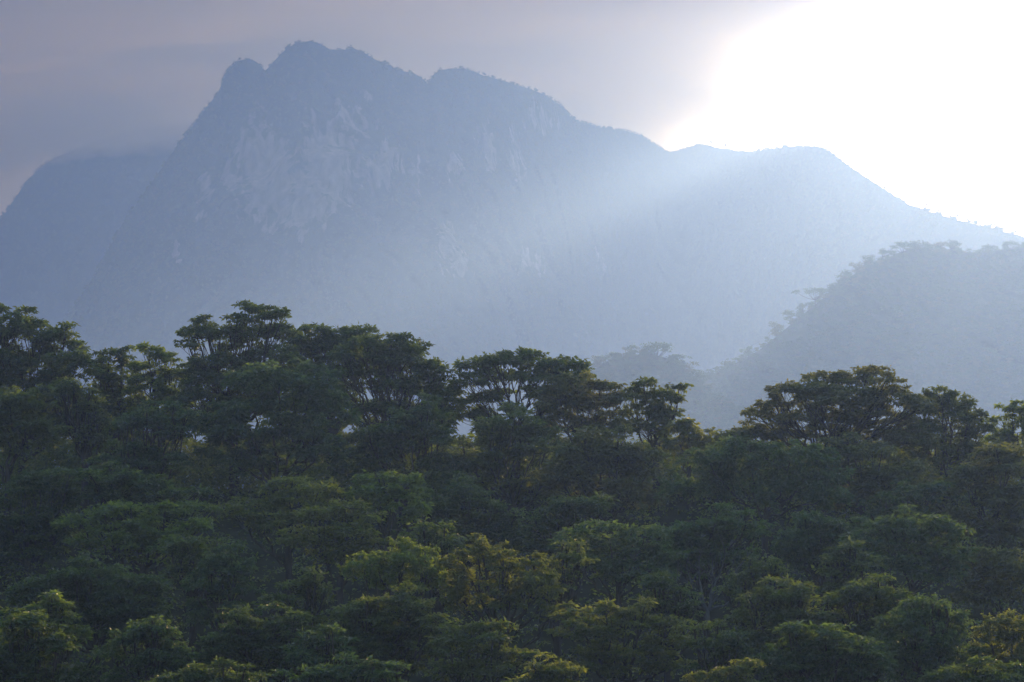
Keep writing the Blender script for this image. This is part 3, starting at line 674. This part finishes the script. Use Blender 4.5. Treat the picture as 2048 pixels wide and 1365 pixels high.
def hill_dist(px, dist, sil):
    return float(np.interp(px, *np.array(dist, float).T))
HG = 'hazy trees along the crest of the right hill'
hl = [(1456, 717, 34, 'lowest hazy tree on the right hill edge near the knoll'), (1497, 690, 28, 'second hazy tree up the left edge of the right hill'),
      (1554, 642, 38, 'lone leaning tree standing out from the right hill edge'), (1582, 618, 34, 'round tree just above the lone tree on the hill edge'),
      (1606, 604, 32, 'tree in the middle of the rising right hill edge'), (1630, 578, 38, 'tall tree on the bulge of the right hill edge'),
      (1662, 562, 34, 'tree right of the bulge on the hill edge'), (1690, 536, 36, 'pointed tree halfway up the right hill edge'),
      (1715, 520, 34, 'dense tree below the round topped one on hill edge'), (1738, 508, 34, 'bushy tree left of the round topped tree on the crest'),
      (1765, 494, 34, 'round topped tree standing free on the hill crest'), (1806, 486, 36, 'left tree of the clump on top of the right hill'),
      (1832, 474, 42, 'tallest tree of the clump on top of the right hill'), (1856, 480, 38, 'right tree of the clump on top of the right hill'),
      (1880, 480, 34, 'small round tree just right of the hilltop clump'), (1902, 478, 36, 'last round tree right of the hilltop clump'),
      (1975, 486, 28, 'low tree on the flat right end of the hill crest'), (2022, 484, 26, 'low tree of the hill crest nearest the frame edge')]
for k, (x, y, h, lab) in enumerate(hl):
    ridge_tree(x, y, h, float(np.interp(x, *np.array(HD).T)) - 6, HT, k, lab, HG)
kl = [(1198, 710, 34, 'leftmost thin tree on the small hazy knoll'), (1232, 702, 36, 'sparse twiggy tree left of the knoll top'), (1262, 698, 40, 'rounded tree on the left shoulder of the knoll'),
      (1312, 688, 50, 'tallest tree standing on top of the small knoll'), (1287, 697, 42, 'tree just left of the tallest knoll tree'), (1345, 706, 42, 'tree sloping down right of the tallest knoll tree'),
      (1370, 722, 36, 'rightmost tree on the slope of the knoll'), (1396, 738, 34, 'low tree in the dip between knoll and right hill')]
for k, (x, y, h, lab) in enumerate(kl):
    ridge_tree(x, y, h, 1443, HT, k + 2, lab, 'hazy trees on the small knoll', 'knoll_tree')
ml = [(1851, 405, 22, 'flat topped tree standing out on the far right ridge', 3), (1874, 416, 18, 'tree beside the flat topped tree on the far ridge', 0), (1907, 428, 20, 'small tree midway down the far right ridge', 1),
      (1938, 434, 22, 'bushy tree on the far right ridge in the glare', 2), (1968, 440, 22, 'paired tree on the far right ridge, left one', 4), (1994, 446, 22, 'paired tree on the far right ridge, right one', 1),
      (2026, 454, 24, 'last tree of the far ridge at the frame edge', 0), (1420, 284, 20, 'tallest tree on the hump right of the mountain col', 4), (1452, 290, 18, 'small tree right of the tallest one near the col', 3),
      (1516, 293, 18, 'tree in the shallow dip before the rounded far hump', 2)]
for k, (x, y, h, lab, v) in enumerate(ml):
    ridge_tree(x, y - 7, h * 1.7, float(np.interp(x, *np.array(DIST).T)) - 5, [MT[v]], k, lab, 'tiny trees on the far mountain ridge', 'far_tree')

# forests that read as one mass: points on the slope, instanced trees
def forest(name, label, P, skip, spacing, pool, smin, smax, seed, vis=None):
    rg = np.random.default_rng(seed)
    A, B, Cc, Dd = P[:-1, :-1], P[1:, :-1], P[:-1, 1:], P[1:, 1:]
    area = np.linalg.norm(np.cross(B - A, Cc - A), axis=-1)
    w = area * (1 - smooth(0.36, 0.5, skip[:-1, :-1]))
    ux, uy = to_px(A)
    w = w * ((ux > -160) & (ux < 2210) & (uy < (vis or 960)))
    n = int(w.sum() / (spacing * FAR) ** 2)
    idx = rg.choice(w.size, n, p=(w / w.sum()).ravel())
    i, j = np.unravel_index(idx, w.shape)
    u = rg.random((n, 1)); v = rg.random((n, 1))
    pts = A[i, j] * (1 - u) * (1 - v) + B[i, j] * u * (1 - v) + Cc[i, j] * (1 - u) * v + Dd[i, j] * u * v
    pts[:, 2] -= 0.9
    me = bpy.data.meshes.new(name); me.vertices.add(n); me.vertices.foreach_set('co', pts.astype(np.float32).ravel()); me.update()
    o = link(bpy.data.objects.new(name, me)); tag(o, label, 'forest', kind='stuff')
    ng = bpy.data.node_groups.new(name, 'GeometryNodeTree')
    ng.interface.new_socket('Geometry', in_out='INPUT', socket_type='NodeSocketGeometry')
    ng.interface.new_socket('Geometry', in_out='OUTPUT', socket_type='NodeSocketGeometry')
    N = ng.nodes; Lk = ng.links
    gi = N.new('NodeGroupInput'); go = N.new('NodeGroupOutput')
    m2p = N.new('GeometryNodeMeshToPoints'); iop = N.new('GeometryNodeInstanceOnPoints'); join = N.new('GeometryNodeGeometryToInstance')
    Lk.new(gi.outputs[0], m2p.inputs[0]); Lk.new(m2p.outputs[0], iop.inputs['Points'])
    for (cr, tr) in pool:
        so = bpy.data.objects.new('forest_tree_source', cr)
        oi = N.new('GeometryNodeObjectInfo'); oi.inputs['Object'].default_value = so; oi.inputs['As Instance'].default_value = False
        Lk.new(oi.outputs['Geometry'], join.inputs[0])
    Lk.new(join.outputs[0], iop.inputs['Instance']); iop.inputs['Pick Instance'].default_value = True
    r1 = N.new('FunctionNodeRandomValue'); r1.data_type = 'INT'; r1.inputs[4].default_value = 0; r1.inputs[5].default_value = len(pool) - 1
    Lk.new(r1.outputs[2], iop.inputs['Instance Index'])
    r2 = N.new('FunctionNodeRandomValue'); r2.data_type = 'FLOAT_VECTOR'; r2.inputs[0].default_value = (-0.1, -0.1, 0); r2.inputs[1].default_value = (0.1, 0.1, 6.28)
    r2.inputs['Seed'].default_value = 3; Lk.new(r2.outputs[0], iop.inputs['Rotation'])
    r3 = N.new('FunctionNodeRandomValue'); r3.data_type = 'FLOAT'; r3.inputs[2].default_value = smin * FAR; r3.inputs[3].default_value = smax * FAR; r3.inputs['Seed'].default_value = 5
    Lk.new(r3.outputs[1], iop.inputs['Scale']); Lk.new(iop.outputs[0], go.inputs[0])
    md = o.modifiers.new('forest', 'NODES'); md.node_group = ng
    return o, n
Z = lambda P: np.zeros(P.shape[:2])
cnts = [forest('mountain_forest', 'forest covering the slopes of the main mountain', MP, MR, 6.2, MT, 0.34, 0.76, 1, 900)[1],
        forest('left_mountain_forest', 'forest covering the left mountain in shadow', LP, Z(LP), 10.0, MT, 0.6, 1.2, 2, 800)[1],
        forest('hill_forest', 'low scrub woodland covering the right hill', HP, Z(HP), 5.0, HT, 0.35, 0.75, 3, 960)[1],
        forest('knoll_forest', 'woodland covering the small knoll', KP, Z(KP), 4.0, HT, 0.4, 0.85, 4, 960)[1]]
print('FOREST', cnts)

# ------------------------------------------------------------------ haze
def box_mesh(name, lo, hi, mat):
    v = np.array([[(lo, hi)[(i >> k) & 1][k] for k in range(3)] for i in range(8)], float)
    f = np.array([[0, 2, 3, 1], [4, 5, 7, 6], [0, 1, 5, 4], [2, 6, 7, 3], [0, 4, 6, 2], [1, 3, 7, 5]])
    return outward(np_mesh(name, v, f, [mat]))
M_haze, _, _ = volume_mat('haze_air', 0.00030 / FAR, (0.30, 0.48, 1.0), 0.50, (0.25, 0.25, 0.25))
tag(link(bpy.data.objects.new('haze', box_mesh('haze', (-4000 * FAR, -1500 * FAR, -6), (4000 * FAR, 6250 * FAR, 708 * FAR), M_haze))), 'pale blue haze filling the valley air', 'haze', kind='stuff')
